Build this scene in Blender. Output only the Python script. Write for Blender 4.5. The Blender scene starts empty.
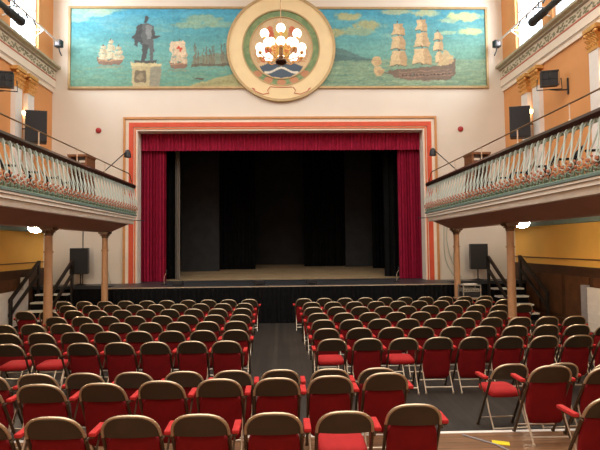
import bpy, bmesh, math, random
import numpy as np
from mathutils import Vector, Matrix
random.seed(7)
rng = np.random.default_rng(5)
C = bpy.context.scene.collection
S = bpy.context.scene
PI = math.pi

# ------------------------------------------------------------------ camera
F_PX, YAW, PIT, ROLL, CX = 473.11, 0.026477, 0.0432, -0.010807, -5.2577
HC = 2.22
def cam_dir(U, V, d):
    c, s = math.cos(ROLL), math.sin(ROLL)
    u = U*c - V*s; v = U*s + V*c
    c, s = math.cos(PIT), math.sin(PIT)
    y = d*c - v*s; z = d*s + v*c
    c, s = math.cos(YAW), math.sin(YAW)
    return Vector((u*c + y*s, -u*s + y*c, z))
cd = bpy.data.cameras.new('camera'); cam = bpy.data.objects.new('camera', cd); C.objects.link(cam)
r_, u_, f_ = cam_dir(1, 0, 0), cam_dir(0, 1, 0), cam_dir(0, 0, 1)
M = Matrix(((r_.x, u_.x, -f_.x, 0), (r_.y, u_.y, -f_.y, 0), (r_.z, u_.z, -f_.z, HC), (0, 0, 0, 1)))
cam.matrix_world = M
cd.sensor_width = 36; cd.lens = F_PX/600*36; cd.shift_x = -CX/600
cd.clip_start = .05; cd.clip_end = 200
S.camera = cam

# ------------------------------------------------------------------ world, lights, exposure
w = bpy.data.worlds.new('sky'); S.world = w; w.use_nodes = True
bg = w.node_tree.nodes['Background']; bg.inputs[0].default_value = (.80, .90, 1, 1); bg.inputs[1].default_value = 5.0
S.view_settings.view_transform = 'Standard'; S.view_settings.look = 'None'
S.view_settings.gamma = 1; S.view_settings.use_curve_mapping = False
S.view_settings.exposure = 0.0
def area(name, loc, size, power, col, rot=(0, 0, 0)):
    l = bpy.data.lights.new(name, 'AREA'); l.shape = 'RECTANGLE'; l.size, l.size_y = size
    l.energy = power; l.color = col
    o = bpy.data.objects.new(name, l); C.objects.link(o); o.location = loc; o.rotation_euler = rot
    return o
area('overhead_area_fill', (0, 5.0, 11.3), (13, 12), 1480, (1, 1, .95))  # unseen area light added as the main light from above
area('rear_fill', (0, -2.0, 11.0), (8, 4), 380, (1, .96, .88))  # unseen fill added to brighten the chair backs
# daylight through the gallery windows
for sx in (-1, 1):
    area('window_daylight', (sx*7.75, 13.5, 9.4), (2.2, 1.2), 170, (.85, .93, 1), (0, sx*PI/2, 0))

# ------------------------------------------------------------------ materials
def lin(c):
    return tuple(((v/255)/12.92 if v/255 <= .04045 else ((v/255+.055)/1.055)**2.4) for v in c)
def mat(name, rgb, rough=.6, metal=0., var=.12, scale=6., bump=0., emit=0., spec=None, detail=4, coat=0):
    m = bpy.data.materials.new(name); m.use_nodes = True
    nt = m.node_tree; b = nt.nodes['Principled BSDF']
    c = lin(rgb)
    b.inputs['Roughness'].default_value = rough; b.inputs['Metallic'].default_value = metal
    if spec is not None: b.inputs['Specular IOR Level'].default_value = spec
    if coat: b.inputs['Coat Weight'].default_value = coat
    tc = nt.nodes.new('ShaderNodeTexCoord')
    n = nt.nodes.new('ShaderNodeTexNoise'); n.inputs['Scale'].default_value = scale; n.inputs['Detail'].default_value = detail
    nt.links.new(tc.outputs['Object'], n.inputs['Vector'])
    r = nt.nodes.new('ShaderNodeValToRGB')
    r.color_ramp.elements[0].position = .3; r.color_ramp.elements[1].position = .7
    r.color_ramp.elements[0].color = (*[v*(1-var) for v in c], 1); r.color_ramp.elements[1].color = (*[min(1, v*(1+var)) for v in c], 1)
    nt.links.new(n.outputs['Fac'], r.inputs['Fac']); nt.links.new(r.outputs['Color'], b.inputs['Base Color'])
    if bump:
        bp = nt.nodes.new('ShaderNodeBump'); bp.inputs['Strength'].default_value = bump; bp.inputs['Distance'].default_value = .02
        nt.links.new(n.outputs['Fac'], bp.inputs['Height']); nt.links.new(bp.outputs['Normal'], b.inputs['Normal'])
    if emit:
        b.inputs['Emission Color'].default_value = (*c, 1); b.inputs['Emission Strength'].default_value = emit
    return m
def planks(name, c1, c2, gap, width=.12, length=2.2, rough=.55, rot=0., wear=.5):
    m = bpy.data.materials.new(name); m.use_nodes = True
    nt = m.node_tree; b = nt.nodes['Principled BSDF']; b.inputs['Roughness'].default_value = rough
    tc = nt.nodes.new('ShaderNodeTexCoord'); mp = nt.nodes.new('ShaderNodeMapping')
    mp.inputs['Rotation'].default_value = (0, 0, rot)
    nt.links.new(tc.outputs['Object'], mp.inputs['Vector'])
    br = nt.nodes.new('ShaderNodeTexBrick'); br.inputs['Scale'].default_value = 1
    br.inputs['Brick Width'].default_value = length; br.inputs['Row Height'].default_value = width
    br.inputs['Mortar Size'].default_value = .004; br.inputs['Mortar Smooth'].default_value = .1
    br.inputs['Color1'].default_value = (*lin(c1), 1); br.inputs['Color2'].default_value = (*lin(c2), 1); br.inputs['Mortar'].default_value = (*lin(gap), 1)
    nt.links.new(mp.outputs['Vector'], br.inputs['Vector'])
    n = nt.nodes.new('ShaderNodeTexNoise'); n.inputs['Scale'].default_value = 3; n.inputs['Detail'].default_value = 6; n.inputs['Roughness'].default_value = .7
    mp2 = nt.nodes.new('ShaderNodeMapping'); mp2.inputs['Scale'].default_value = (1, 7, 1)
    nt.links.new(mp.outputs['Vector'], mp2.inputs['Vector']); nt.links.new(mp2.outputs['Vector'], n.inputs['Vector'])
    rr = nt.nodes.new('ShaderNodeValToRGB'); rr.color_ramp.elements[0].position = .3; rr.color_ramp.elements[1].position = .75
    rr.color_ramp.elements[0].color = (1-wear, 1-wear, 1-wear, 1); rr.color_ramp.elements[1].color = (1.25, 1.25, 1.25, 1)
    nt.links.new(n.outputs['Fac'], rr.inputs['Fac'])
    mx = nt.nodes.new('ShaderNodeMix'); mx.data_type = 'RGBA'; mx.blend_type = 'MULTIPLY'; mx.inputs['Factor'].default_value = 1
    nt.links.new(br.outputs['Color'], mx.inputs['A']); nt.links.new(rr.outputs['Color'], mx.inputs['B'])
    nt.links.new(mx.outputs['Result'], b.inputs['Base Color'])
    return m
def painted(name):
    m = bpy.data.materials.new(name); m.use_nodes = True
    nt = m.node_tree; b = nt.nodes['Principled BSDF']; b.inputs['Roughness'].default_value = .7
    a = nt.nodes.new('ShaderNodeVertexColor'); a.layer_name = 'paint'
    nt.links.new(a.outputs['Color'], b.inputs['Base Color'])
    return m
W = dict(
    plaster=mat('cream_plaster', (224, 213, 197), .85, var=.03, scale=.8),
    lower=mat('white_plaster', (222, 210, 200), .85, var=.05, scale=.9),
    orange=mat('orange_paint', (214, 150, 92), .8, var=.05, scale=1.2),
    mustard=mat('mustard_paint', (240, 184, 88), .75, var=.06, scale=1.2),
    ceil=mat('ceiling_paint', (235, 225, 212), .9, var=.03),
    under=mat('soffit_paint', (176, 140, 118), .8, var=.06, scale=1.5),
    cream=mat('cream_gloss', (232, 216, 196), .55, var=.03),
    fascia=mat('fascia_cream', (244, 236, 218), .6, var=.05),
    teal=mat('teal_paint', (112, 132, 124), .6, var=.1, scale=9),
    olive=mat('olive_paint', (176, 168, 142), .7, var=.12, scale=9),
    oliveleaf=mat('olive_leaf', (134, 128, 100), .7, var=.2, scale=12),
    friezebg=mat('frieze_ground', (206, 192, 166), .7, var=.05),
    redline=mat('rose_paint', (190, 104, 84), .7),
    greyline=mat('taupe_paint', (160, 146, 130), .7),
    gold=mat('gilt', (214, 160, 88), .45, .35, var=.25, scale=14),
    goldframe=mat('gold_frame', (178, 150, 104), .5, .2, var=.12, scale=6),
    redor=mat('red_orange_paint', (208, 78, 46), .6, var=.06),
    orline=mat('orange_line_paint', (214, 112, 60), .6, var=.06),
    brownband=mat('tan_band_paint', (196, 138, 82), .6, var=.08),
    dado=mat('dark_oak', (74, 46, 26), .45, var=.3, scale=4),
    dadolight=mat('oak_panel', (92, 58, 32), .45, var=.3, scale=4),
    blackcloth=mat('black_cloth', (20, 20, 21), .95, var=.3, scale=8, spec=.1),
    blackdrape=mat('black_serge', (17, 17, 17), .95, var=.3, scale=5, spec=.1),
    flat=mat('charcoal_flat', (54, 54, 54), .9, var=.15, scale=3, spec=.1),
    backflat=mat('charcoal_backdrop', (44, 43, 43), .9, var=.15, scale=2, spec=.1),
    greydrape=mat('grey_drape', (120, 110, 98), .9, var=.1),
    velvet=mat('crimson_velvet', (156, 26, 58), .8, var=.15, scale=7, spec=.2),
    deck=mat('dark_deck', (50, 51, 54), .42, var=.18, scale=3),
    chairmetal=mat('bronze_enamel', (76, 64, 48), .42, .25, var=.12, scale=5),
    tube=mat('bronze_tube_toplit', (205, 186, 156), .28, .7, var=.1),  # arch rim of the bronze tube, overhead highlight put into its colour
    tubedark=mat('bronze_tube', (96, 80, 62), .35, .7, var=.1),
    steel=mat('pale_steel', (214, 200, 178), .35, .7, var=.1),
    red=mat('red_upholstery', (124, 15, 20), .8, var=.12, scale=9, spec=.25),
    redarm=mat('red_armrest_cloth', (186, 46, 44), .75, var=.08, scale=12, spec=.25),
    redseat=mat('red_upholstery_toplit', (168, 38, 38), .8, var=.08, scale=10, spec=.2),  # red upholstery lightened for seats lying flat, light from above in the colour
    black=mat('black_plastic', (26, 26, 28), .5, var=.2),
    grille=mat('speaker_grille', (38, 38, 40), .6, .2, var=.3, scale=60),
    blackrail=mat('black_painted_rail', (34, 26, 22), .5, var=.15),
    mahog=mat('dark_mahogany', (52, 28, 20), .35, var=.25, scale=5, coat=.3),
    mint=mat('pale_mint_iron', (190, 204, 194), .5, var=.08),
    rosette=mat('terracotta_rosette', (186, 122, 92), .6, var=.2, scale=20),
    leaf=mat('green_scroll', (132, 156, 134), .6, var=.15, scale=15),
    brass=mat('dull_brass', (150, 120, 86), .35, .7),
    column=mat('tan_iron', (184, 140, 100), .5, .1, var=.1),
    capital=mat('brown_capital', (112, 84, 60), .55, .2, var=.2, scale=12),
    tread=mat('pale_nosing', (236, 232, 222), .6, var=.08),
    white=mat('white_panel', (226, 220, 212), .6, var=.04),
    greypost=mat('grey_post', (150, 146, 148), .6),
    alarm=mat('alarm_red', (168, 40, 40), .4),
    globe=mat('lit_opal_glass', (255, 246, 232), .4, emit=2.4, var=0),
    dome=mat('lit_dome_glass', (255, 236, 205), .4, emit=165.0, var=0),
    sconce=mat('lit_sconce_glass', (255, 214, 150), .4, emit=16.0, var=0),
    bronze=mat('dark_bronze', (88, 62, 44), .4, .7, var=.15),
    tan=mat('tan_table', (176, 140, 108), .5, var=.1),
    alum=mat('rack_aluminium', (170, 168, 160), .4, .7),
    cable=mat('grey_cable', (168, 176, 160), .6),
    yellow=mat('yellow_tape', (232, 208, 40), .6, var=.03),
    whitepaint=mat('white_line', (225, 216, 206), .7, var=.06),
    brownwood=mat('brown_wood', (120, 78, 48), .5, var=.2),
    paper=mat('paper', (225, 220, 212), .8),
    floor=planks('worn_dark_boards', (54, 46, 38), (40, 34, 28), (21, 19, 17), .11, 2.4, .6, PI/2, .35),
    plat=planks('brown_boards', (140, 100, 68), (118, 84, 56), (58, 42, 30), .14, 2.6, .5, 0, .35),
    stage=planks('stage_boards', (168, 142, 106), (152, 128, 95), (100, 84, 62), .16, 3.5, .6, 0, .3),
)

# ------------------------------------------------------------------ mesh builder
class MB:
    def __init__(s): s.v = []; s.f = []; s.m = []
    def add(s, vs, fs, mi=0):
        o = len(s.v); s.v += [tuple(p) for p in vs]; s.f += [tuple(i+o for i in f) for f in fs]; s.m += [mi]*len(fs); return s
    def box(s, x0, x1, y0, y1, z0, z1, mi=0):
        v = [(x, y, z) for z in (z0, z1) for y in (y0, y1) for x in (x0, x1)]
        return s.add(v, [(0, 2, 3, 1), (4, 5, 7, 6), (0, 1, 5, 4), (2, 6, 7, 3), (0, 4, 6, 2), (1, 3, 7, 5)], mi)
    def tube(s, pts, r, n=8, mi=0, caps=True, closed=False):
        pts = [Vector(p) for p in pts]; rs = r if isinstance(r, (list, tuple)) else [r]*len(pts)
        o = []; N = len(pts); up = Vector((0, 0, 1)); prev = None
        for i, p in enumerate(pts):
            a = pts[(i-1) % N] if (closed or i > 0) else p; b = pts[(i+1) % N] if (closed or i < N-1) else p
            t = (b-a).normalized()
            if prev is None:
                q = up if abs(t.z) < .95 else Vector((0, 1, 0)); e1 = t.cross(q).normalized()
            else:
                e1 = (prev - t*prev.dot(t)).normalized()
            prev = e1; e2 = t.cross(e1)
            for k in range(n):
                an = 2*PI*k/n; o.append(p + (e1*math.cos(an)+e2*math.sin(an))*rs[i])
        fs = []
        L = N if closed else N-1
        for i in range(L):
            j = (i+1) % N
            for k in range(n):
                fs.append((i*n+k, i*n+(k+1) % n, j*n+(k+1) % n, j*n+k))
        if caps and not closed:
            fs.append(tuple(range(n-1, -1, -1))); fs.append(tuple((N-1)*n+k for k in range(n)))
        return s.add(o, fs, mi)
    def lathe(s, prof, n=16, c=(0, 0, 0), mi=0, axis='z', caps=True):
        o = []; fs = []
        for (r, z) in prof:
            for k in range(n):
                a = 2*PI*k/n; x, y = r*math.cos(a), r*math.sin(a)
                if axis == 'z': p = (c[0]+x, c[1]+y, c[2]+z)
                elif axis == 'y': p = (c[0]+x, c[1]+z, c[2]-y)
                else: p = (c[0]+z, c[1]+x, c[2]+y)
                o.append(p)
        for i in range(len(prof)-1):
            for k in range(n):
                fs.append((i*n+k, i*n+(k+1) % n, (i+1)*n+(k+1) % n, (i+1)*n+k))
        if caps:
            fs.append(tuple(range(n-1, -1, -1))); fs.append(tuple((len(prof)-1)*n+k for k in range(n)))
        return s.add(o, fs, mi)
    def ball(s, c, r, n=12, sc=(1, 1, 1), mi=0):
        o = []; m = n//2
        for i in range(m+1):
            t = PI*i/m
            for k in range(n):
                a = 2*PI*k/n; o.append((c[0]+r*sc[0]*math.sin(t)*math.cos(a), c[1]+r*sc[1]*math.sin(t)*math.sin(a), c[2]-r*sc[2]*math.cos(t)))
        fs = [(i*n+k, i*n+(k+1) % n, (i+1)*n+(k+1) % n, (i+1)*n+k) for i in range(m) for k in range(n)]
        return s.add(o, fs, mi)
    def prism(s, poly, axis, a, b, mi=0, mats=None):
        """poly: 2D points; extruded along axis from a to b"""
        def P(q, t):
            return {'y': (q[0], t, q[1]), 'x': (t, q[0], q[1]), 'z': (q[0], q[1], t)}[axis]
        n = len(poly); v = [P(q, a) for q in poly] + [P(q, b) for q in poly]
        for i in range(n):
            j = (i+1) % n
            s.add([v[i], v[j], v[n+j], v[n+i]], [(0, 1, 2, 3)], mats[i] if mats else mi)
        s.add(v[:n], [tuple(range(n-1, -1, -1))], mi); s.add(v[n:], [tuple(range(n))], mi)
        return s
    def build(s, name, ms, parent=None, smooth=False, bevel=0):
        me = bpy.data.meshes.new(name); me.from_pydata(s.v, [], s.f)
        ms = ms if isinstance(ms, (list, tuple)) else [ms]
        for m in ms: me.materials.append(m)
        me.polygons.foreach_set('material_index', s.m)
        bm = bmesh.new(); bm.from_mesh(me)
        bmesh.ops.remove_doubles(bm, verts=bm.verts, dist=1e-5)
        bmesh.ops.dissolve_degenerate(bm, dist=1e-6, edges=bm.edges)
        bmesh.ops.recalc_face_normals(bm, faces=bm.faces)
        if bevel: bmesh.ops.bevel(bm, geom=[e for e in bm.edges], offset=bevel, segments=2, affect='EDGES', profile=.6)
        bm.to_mesh(me); bm.free()
        if smooth:
            me.polygons.foreach_set('use_smooth', [True]*len(me.polygons))
            me.set_sharp_from_angle(angle=math.radians(50))
        o = bpy.data.objects.new(name, me); C.objects.link(o)
        if parent: o.parent = parent
        return o
def tag(o, label, cat, group=None):
    o['label'] = label; o['category'] = cat
    if group: o['group'] = group
    return o
def thing(name, label, cat, loc=(0, 0, 0), rz=0, group=None):
    o = bpy.data.objects.new(name, None); C.objects.link(o); o.location = loc; o.rotation_euler = (0, 0, rz)
    o.empty_display_size = .1
    return tag(o, label, cat, group)
def struct(o): o['kind'] = 'structure'; return o
def dup(root, loc, rz, label):
    r = root.copy(); C.objects.link(r); r.location = loc; r.rotation_euler = (0, 0, rz); r['label'] = label
    for ch in list(root.children):
        c = ch.copy(); C.objects.link(c); c.parent = r
        for g in list(ch.children):
            d = g.copy(); C.objects.link(d); d.parent = c
    return r

# ------------------------------------------------------------------ room shell
D = 15.4; RX = 7.67; UX = 7.44; YB = -6.0; ZC = 11.5
struct(MB().box(-RX-.3, RX+.3, YB-.3, 15.4, -.3, 0).build('floor', W['floor']))
PY, PZ = 5.32, .125
struct(MB().box(-RX, RX, YB, PY, 0.001, PZ).build('floor', W['plat']))
struct(MB().box(-RX, RX, PY-.045, PY+.012, PZ-.03, PZ+.004).build('trim_1', W['whitepaint']))
struct(MB().box(-RX-.3, RX+.3, YB-.3, D+.3, ZC, ZC+.3).build('ceiling', W['ceil']))
OX, OZ0, OZ1 = 4.67, 1.06, 5.99
for q in ((-RX-.3, -OX, -.3, ZC), (OX, RX+.3, -.3, ZC), (-OX, OX, OZ1, ZC)):
    struct(MB().box(q[0], q[1], D, D+.35, q[2], q[3]).build('wall_back', W['plaster']))
struct(MB().box(-RX-.3, RX+.3, YB-.3, YB, -.3, ZC).build('wall_front', W['plaster']))
for sx, nm in ((-1, 'left'), (1, 'right')):
    def bx(m, xa, xb, *r, mi=0):
        a, b = sorted((sx*xa, sx*xb)); return m.box(a, b, *r, mi)
    m = MB()
    bx(m, RX, RX+.3, YB, D, -.3, 3.1, mi=0)
    struct(m.build('wall_'+nm, W['mustard']))
    wins = [(13.0, 14.5), (10.4, 12.5), (6.1, 8.3), (2.8, 5.0)]
    for q in ((YB, D, 3.1, 8.3), (YB, D, 10.7, ZC)):
        m = MB(); bx(m, UX, UX+.16, *q); struct(m.build('wall_'+nm, W['orange']))
    edges = [D]
    for a, b in wins: edges += [b, a]
    edges += [YB]
    for i in range(0, len(edges), 2):
        m = MB(); bx(m, UX, UX+.16, edges[i+1], edges[i], 8.3, 10.7); struct(m.build('wall_'+nm, W['orange']))
    for k, (a, b) in enumerate(wins):
        m = MB()
        bx(m, UX+.08, UX+.14, a, a+.06, 8.3, 10.7); bx(m, UX+.08, UX+.14, b-.06, b, 8.3, 10.7)
        for zz in (8.3, 9.46, 10.64): bx(m, UX+.08, UX+.14, a+.06, b-.06, zz, zz+.06)
        bx(m, UX+.09, UX+.13, (a+b)/2-.02, (a+b)/2+.02, 8.36, 10.64)
        struct(m.build('window_%d' % (k+1+(4 if sx > 0 else 0)), W['white']))
    # dado, rails, cove under the gallery
    m = MB(); bx(m, RX-.05, RX, YB, D, 0, 1.56)
    y = YB+.2
    while y < D-.6:
        bx(m, RX-.075, RX-.05, y, y+1.0, .28, 1.34, mi=1); y += 1.16
    bx(m, RX-.09, RX-.05, YB, D, 1.50, 1.60)
    bx(m, RX-.08, RX-.05, YB, D, 0, .18)
    struct(m.build('baseboard_'+nm, [W['dado'], W['dadolight']]))
    m = MB(); bx(m, RX-.03, RX, YB, D, 1.77, 1.80)
    struct(m.build('trim_%d' % (2 if sx < 0 else 3), W['brownwood']))

# ------------------------------------------------------------------ painted mural
def vnoise(x, y, seed=0):
    rs = np.random.default_rng(seed); T = rs.random((64, 64))
    xi = np.floor(x).astype(int); yi = np.floor(y).astype(int); fx = x-xi; fy = y-yi
    fx = fx*fx*(3-2*fx); fy = fy*fy*(3-2*fy)
    g = lambda i, j: T[i % 64, j % 64]
    return (g(xi, yi)*(1-fx)+g(xi+1, yi)*fx)*(1-fy)+(g(xi, yi+1)*(1-fx)+g(xi+1, yi+1)*fx)*fy
def fbm(x, y, seed=0):
    return .5*vnoise(x, y, seed)+.3*vnoise(x*2.1, y*2.1, seed+1)+.2*vnoise(x*4.3, y*4.3, seed+2)
def inpoly(x, y, P):
    r = np.zeros(x.shape, bool); n = len(P)
    for i in range(n):
        x0, y0 = P[i]; x1, y1 = P[(i+1) % n]
        if y0 == y1: continue
        c = ((y0 > y) != (y1 > y)) & (x < (x1-x0)*(y-y0)/(y1-y0)+x0)
        r ^= c
    return r
def put(col, mask, rgb, a=1.):
    c = np.array(rgb, float)
    mask = mask.astype(float) if mask.dtype == bool else mask
    col[...] = col*(1-mask[..., None]*a)+c*(mask[..., None]*a)
def ell(x, y, cx, cy, rx, ry): return ((x-cx)/rx)**2+((y-cy)/ry)**2 < 1
def soft(x, y, cx, cy, rx, ry, n):
    d = ((x-cx)/rx)**2+((y-cy)/ry)**2
    return np.clip((1.25-d-(n-.5)*1.8)*1.6, 0, 1)
def small_ship(col, x, y, cx, base, w, h, sail=(206, 190, 160)):
    hull = [(cx-w*.5, base-h*.30), (cx-w*.42, base-h*.02), (cx+w*.34, base), (cx+w*.46, base-h*.12), (cx+w*.5, base-h*.36), (cx+w*.3, base-h*.22), (cx-w*.3, base-h*.2)]
    put(col, inpoly(x, y, hull), (132, 104, 86))
    put(col, inpoly(x, y, [(cx-w*.45, base-h*.16), (cx+w*.46, base-h*.2), (cx+w*.46, base-h*.17), (cx-w*.45, base-h*.13)]), (176, 140, 104))
    for k, (mx, mh) in enumerate(((-.26, .78), (.02, 1.0), (.3, .74))):
        X = cx+w*mx
        put(col, (abs(x-X) < .5) & (y < base-h*.2) & (y > base-h*mh), (104, 84, 66))
        for j, (f0, f1, ww) in enumerate(((.24, .5, .17), (.52, .74, .14), (.76, .92, .09))):
            a = base-h*mh*f1; b = base-h*mh*f0
            put(col, inpoly(x, y, [(X-w*ww, a), (X+w*ww*.9, a+.3), (X+w*ww*1.25, (a+b)/2), (X+w*ww*1.05, b), (X-w*ww*1.1, b-.3), (X-w*ww*.75, (a+b)/2)]), sail, .92)
            put(col, inpoly(x, y, [(X+w*ww*.4, a), (X+w*ww*.9, a+.3), (X+w*ww*1.25, (a+b)/2), (X+w*ww*1.05, b), (X+w*ww*.3, b)]), (176, 150, 120), .6)
def mural_col(x, y):
    x = x+(fbm(x/3.4, y/3.4, 61)-.5)*3.6; y = y+(fbm(x/3.4, y/3.4, 67)-.5)*3.2
    n1 = fbm(x/9, y/7, 1); n2 = fbm(x/26, y/5, 8); n3 = fbm(x/3, y/2.2, 15)
    t = np.clip((y-8)/80, 0, 1)[..., None]
    s0, s1, s2 = np.array((70, 160, 192.)), np.array((102, 162, 158.)), np.array((102, 150, 128.))
    col = np.where(t < .5, s0+(s1-s0)*t*2, s1+(s2-s1)*(t-.5)*2)
    right = np.clip((x-300)/190, 0, 1)[..., None]; col = col+right*np.array((4, -10, -22.))
    col = col+((n2-.5)*26)[..., None]*np.array((1, .9, .8))+((n3-.5)*9)[..., None]
    # brighter light bands in the sky at the statue end
    put(col, np.clip((n2-.48)*5, 0, 1)*np.clip(1-abs(y-25)/22, 0, 1)*np.clip((150-x)/70, 0, 1), (118, 182, 204), .7)
    put(col, np.clip((n2-.5)*5, 0, 1)*np.clip(1-abs(y-34)/20, 0, 1), (136, 170, 150), .5)
    # clouds
    for cx, cy, rx, ry, c, a in ((88, 13, 24, 5, (170, 200, 178), .8), (76, 20, 12, 4, (160, 196, 180), .7), (104, 11, 20, 3, (178, 202, 170), .6),
                                 (203, 20, 18, 5, (150, 178, 146), .75), (192, 26, 22, 3, (146, 172, 140), .7), (218, 25, 14, 3, (148, 172, 140), .6),
                                 (345, 17, 12, 4.5, (176, 174, 124), .9), (368, 26, 16, 4.5, (172, 168, 118), .85), (350, 32, 22, 4, (150, 164, 124), .7), (333, 33, 10, 4, (168, 164, 116), .7),
                                 (396, 12, 18, 3, (176, 180, 140), .8), (425, 13, 14, 4, (190, 188, 140), .85), (465, 17, 18, 5, (196, 200, 140), .9), (448, 21, 10, 2.5, (180, 190, 150), .7),
                                 (470, 32, 12, 3.6, (192, 198, 138), .85), (447, 33, 9, 1.8, (168, 188, 150), .7)):
        put(col, soft(x, y, cx, cy, rx, ry, n1), c, a)
    # sea with ripples
    hz = 62 + 0*x
    sea = (y > 60) & (x > 310); put(col, sea, (132, 146, 112), .6)
    put(col, sea & (fbm(x/8, y/.9, 22) > .56), (142, 164, 134), .6); put(col, sea & (fbm(x/9, y/.8, 29) < .4), (84, 126, 112), .55)
    seaL = (y > 66) & (x < 235); put(col, seaL & (fbm(x/10, y/1., 33) > .58), (126, 158, 128), .5)
    # hills
    put(col, inpoly(x, y, [(320, 46), (333, 48), (342, 50), (352, 54), (364, 59), (372, 61), (320, 62)]), (86, 116, 112), .85)
    put(col, inpoly(x, y, [(320, 54), (336, 54), (352, 58), (372, 61), (320, 63)]), (70, 100, 98), .5)
    # harbour of masts
    put(col, inpoly(x, y, [(190, 65), (192, 60), (200, 56), (215, 54), (234, 55), (234, 67), (190, 67)]), (126, 130, 106), .75)
    rr = np.random.default_rng(3)
    for k in range(26):
        X = 193+rr.random()*40; hh = 8+rr.random()*13
        put(col, (abs(x-X) < .45) & (y > 64-hh) & (y < 66), (104, 100, 88), .85)
        put(col, inpoly(x, y, [(X-1.5, 64), (X, 64-hh*.8), (X+1.8, 64)]), (132, 128, 104), .45)
    put(col, (x > 190) & (x < 235) & (y > 64.5) & (y < 67), (98, 88, 72), .8)
    # sand bank and dinghy
    put(col, inpoly(x, y, [(186, 88), (196, 83), (212, 79), (228, 75), (242, 73), (242, 90), (186, 90)]), (168, 158, 108), .85)
    put(col, inpoly(x, y, [(186, 88), (204, 83.5), (226, 80), (242, 80), (242, 82), (208, 86), (196, 90)]), (142, 140, 96), .6)
    put(col, inpoly(x, y, [(192, 77), (203, 79), (201, 80.5), (195, 79.5)]), (92, 84, 70))
    small_ship(col, x, y, 110, 65.5, 27, 27, (200, 190, 156))
    put(col, ell(x, y, 110, 67.5, 14, 1.3), (150, 150, 122), .6)
    # red cross ship
    small_ship(col, x, y, 177.5, 69, 18, 29, (208, 188, 156))
    put(col, inpoly(x, y, [(170, 43), (183, 41.5), (185, 49), (183, 56), (171, 55), (168, 49)]), (212, 192, 160))
    put(col, (abs(x-178.5) < .9) & (abs(y-49.5) < 3), (196, 74, 50)); put(col, (abs(x-178.5) < 2.8) & (abs(y-49) < .8), (196, 74, 50))
    put(col, ell(x, y, 177, 71, 11, 1.3), (140, 140, 108), .5)
    # great ship
    put(col, inpoly(x, y, [(385, 72), (394, 70), (410, 69), (430, 67.5), (446, 65), (453, 58), (454, 72), (449, 80), (430, 81.5), (404, 81), (394, 78)]), (114, 96, 80))
    for k in range(3):
        put(col, inpoly(x, y, [(396, 73+k*2.5), (450, 69.5+k*3), (450, 70.3+k*3), (396, 73.8+k*2.5)]), (160, 126, 102), .7)
    for k in range(14): put(col, (abs(x-(400+k*3.6)) < .6) & (abs(y-(76-k*.12)) < .7), (60, 48, 44), .8)
    put(col, inpoly(x, y, [(371, 72), (388, 73), (386, 74), (371, 73)]), (110, 86, 72))
    for X, top, base, ws in ((396.5, 22, 67, (7, 8, 9)), (420, 17, 66, (6, 8, 10.5)), (437, 31, 64, (4.5, 6, 7))):
        put(col, (abs(x-X) < .55) & (y > top) & (y < base), (96, 76, 62))
        H = base-top
        for j, (a0, a1) in enumerate(((.05, .3), (.33, .62), (.65, .98))):
            a, b = top+H*a0, top+H*a1; ww = ws[j]
            if X > 430 and j == 2: ww = 4
            put(col, inpoly(x, y, [(X-ww*.75, a+.6), (X+ww*.6, a-.4), (X+ww*.95, (a+b)/2+1), (X+ww*.9, b), (X-ww*.2, b-1.4), (X-ww, b-.2), (X-ww*.8, (a+b)/2)]), (204, 176, 132), .96)
            put(col, inpoly(x, y, [(X+ww*.1, a), (X+ww*.6, a-.4), (X+ww*.95, (a+b)/2+1), (X+ww*.9, b), (X+ww*.2, b-1)]), (168, 136, 98), .65)
            put(col, inpoly(x, y, [(X-ww, b-.2), (X-ww*.2, b-1.4), (X+ww*.9, b), (X+ww*.9, b+.8), (X-ww*.2, b-.4), (X-ww, b+.7)]), (110, 88, 66), .7)
    for cx, cy, rx, ry in ((374, 62, 5, 4.5), (376, 71.5, 5.5, 4.5)):
        put(col, ell(x, y, cx, cy, rx, ry), (198, 168, 122), .92); put(col, ell(x, y, cx+2, cy+1.5, rx*.6, ry*.6), (160, 130, 94), .5)
    put(col, inpoly(x, y, [(434, 66), (444, 50), (451, 56), (451, 64), (446, 66)]), (190, 160, 116), .9)
    put(col, ell(x, y, 420, 82, 38, 1.4), (156, 172, 140), .5)
    # pedestal
    put(col, inpoly(x, y, [(129, 63.5), (161, 63.5), (160, 67), (159, 88), (132, 88), (131, 67)]), (178, 164, 124))
    put(col, inpoly(x, y, [(149, 67), (160, 67), (159, 88), (149, 88)]), (138, 136, 118), .9)
    put(col, inpoly(x, y, [(129, 63.5), (161, 63.5), (160, 66.5), (130, 66.5)]), (196, 184, 138), .95)
    put(col, (x > 134) & (x < 145.5) & (y > 70.5) & (y < 82.5), (112, 100, 78)); put(col, ell(x, y, 139.5, 76.5, 3.4, 4), (150, 136, 104), .8)
    put(col, (x > 134) & (x < 155) & (y > 61) & (y < 63.6), (78, 80, 76))
    # cloaked standing statue
    dk, md, lt = (74, 78, 78), (94, 98, 98), (136, 140, 138)
    put(col, inpoly(x, y, [(142, 24), (136, 27), (135, 33), (131, 39), (134, 41), (133.5, 44), (136, 46), (138, 43), (141, 46), (143, 42), (144, 30)]), dk)
    put(col, inpoly(x, y, [(143, 23.5), (149, 24), (152.5, 28), (153, 35), (152, 41), (153, 46), (142, 46.5), (141, 38), (141, 28)]), md)
    put(col, inpoly(x, y, [(145, 26), (149, 25.5), (151, 30), (151.5, 39), (146, 40), (144.5, 33)]), lt, .8)
    put(col, ell(x, y, 145.3, 20.6, 2.1, 2.9), dk); put(col, inpoly(x, y, [(142.5, 19), (145, 16.8), (148, 18.6), (148.5, 19.6)]), dk)
    put(col, inpoly(x, y, [(141.5, 45), (148, 45), (146, 53), (144.2, 62), (140.5, 62), (141.2, 53)]), dk)
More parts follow.
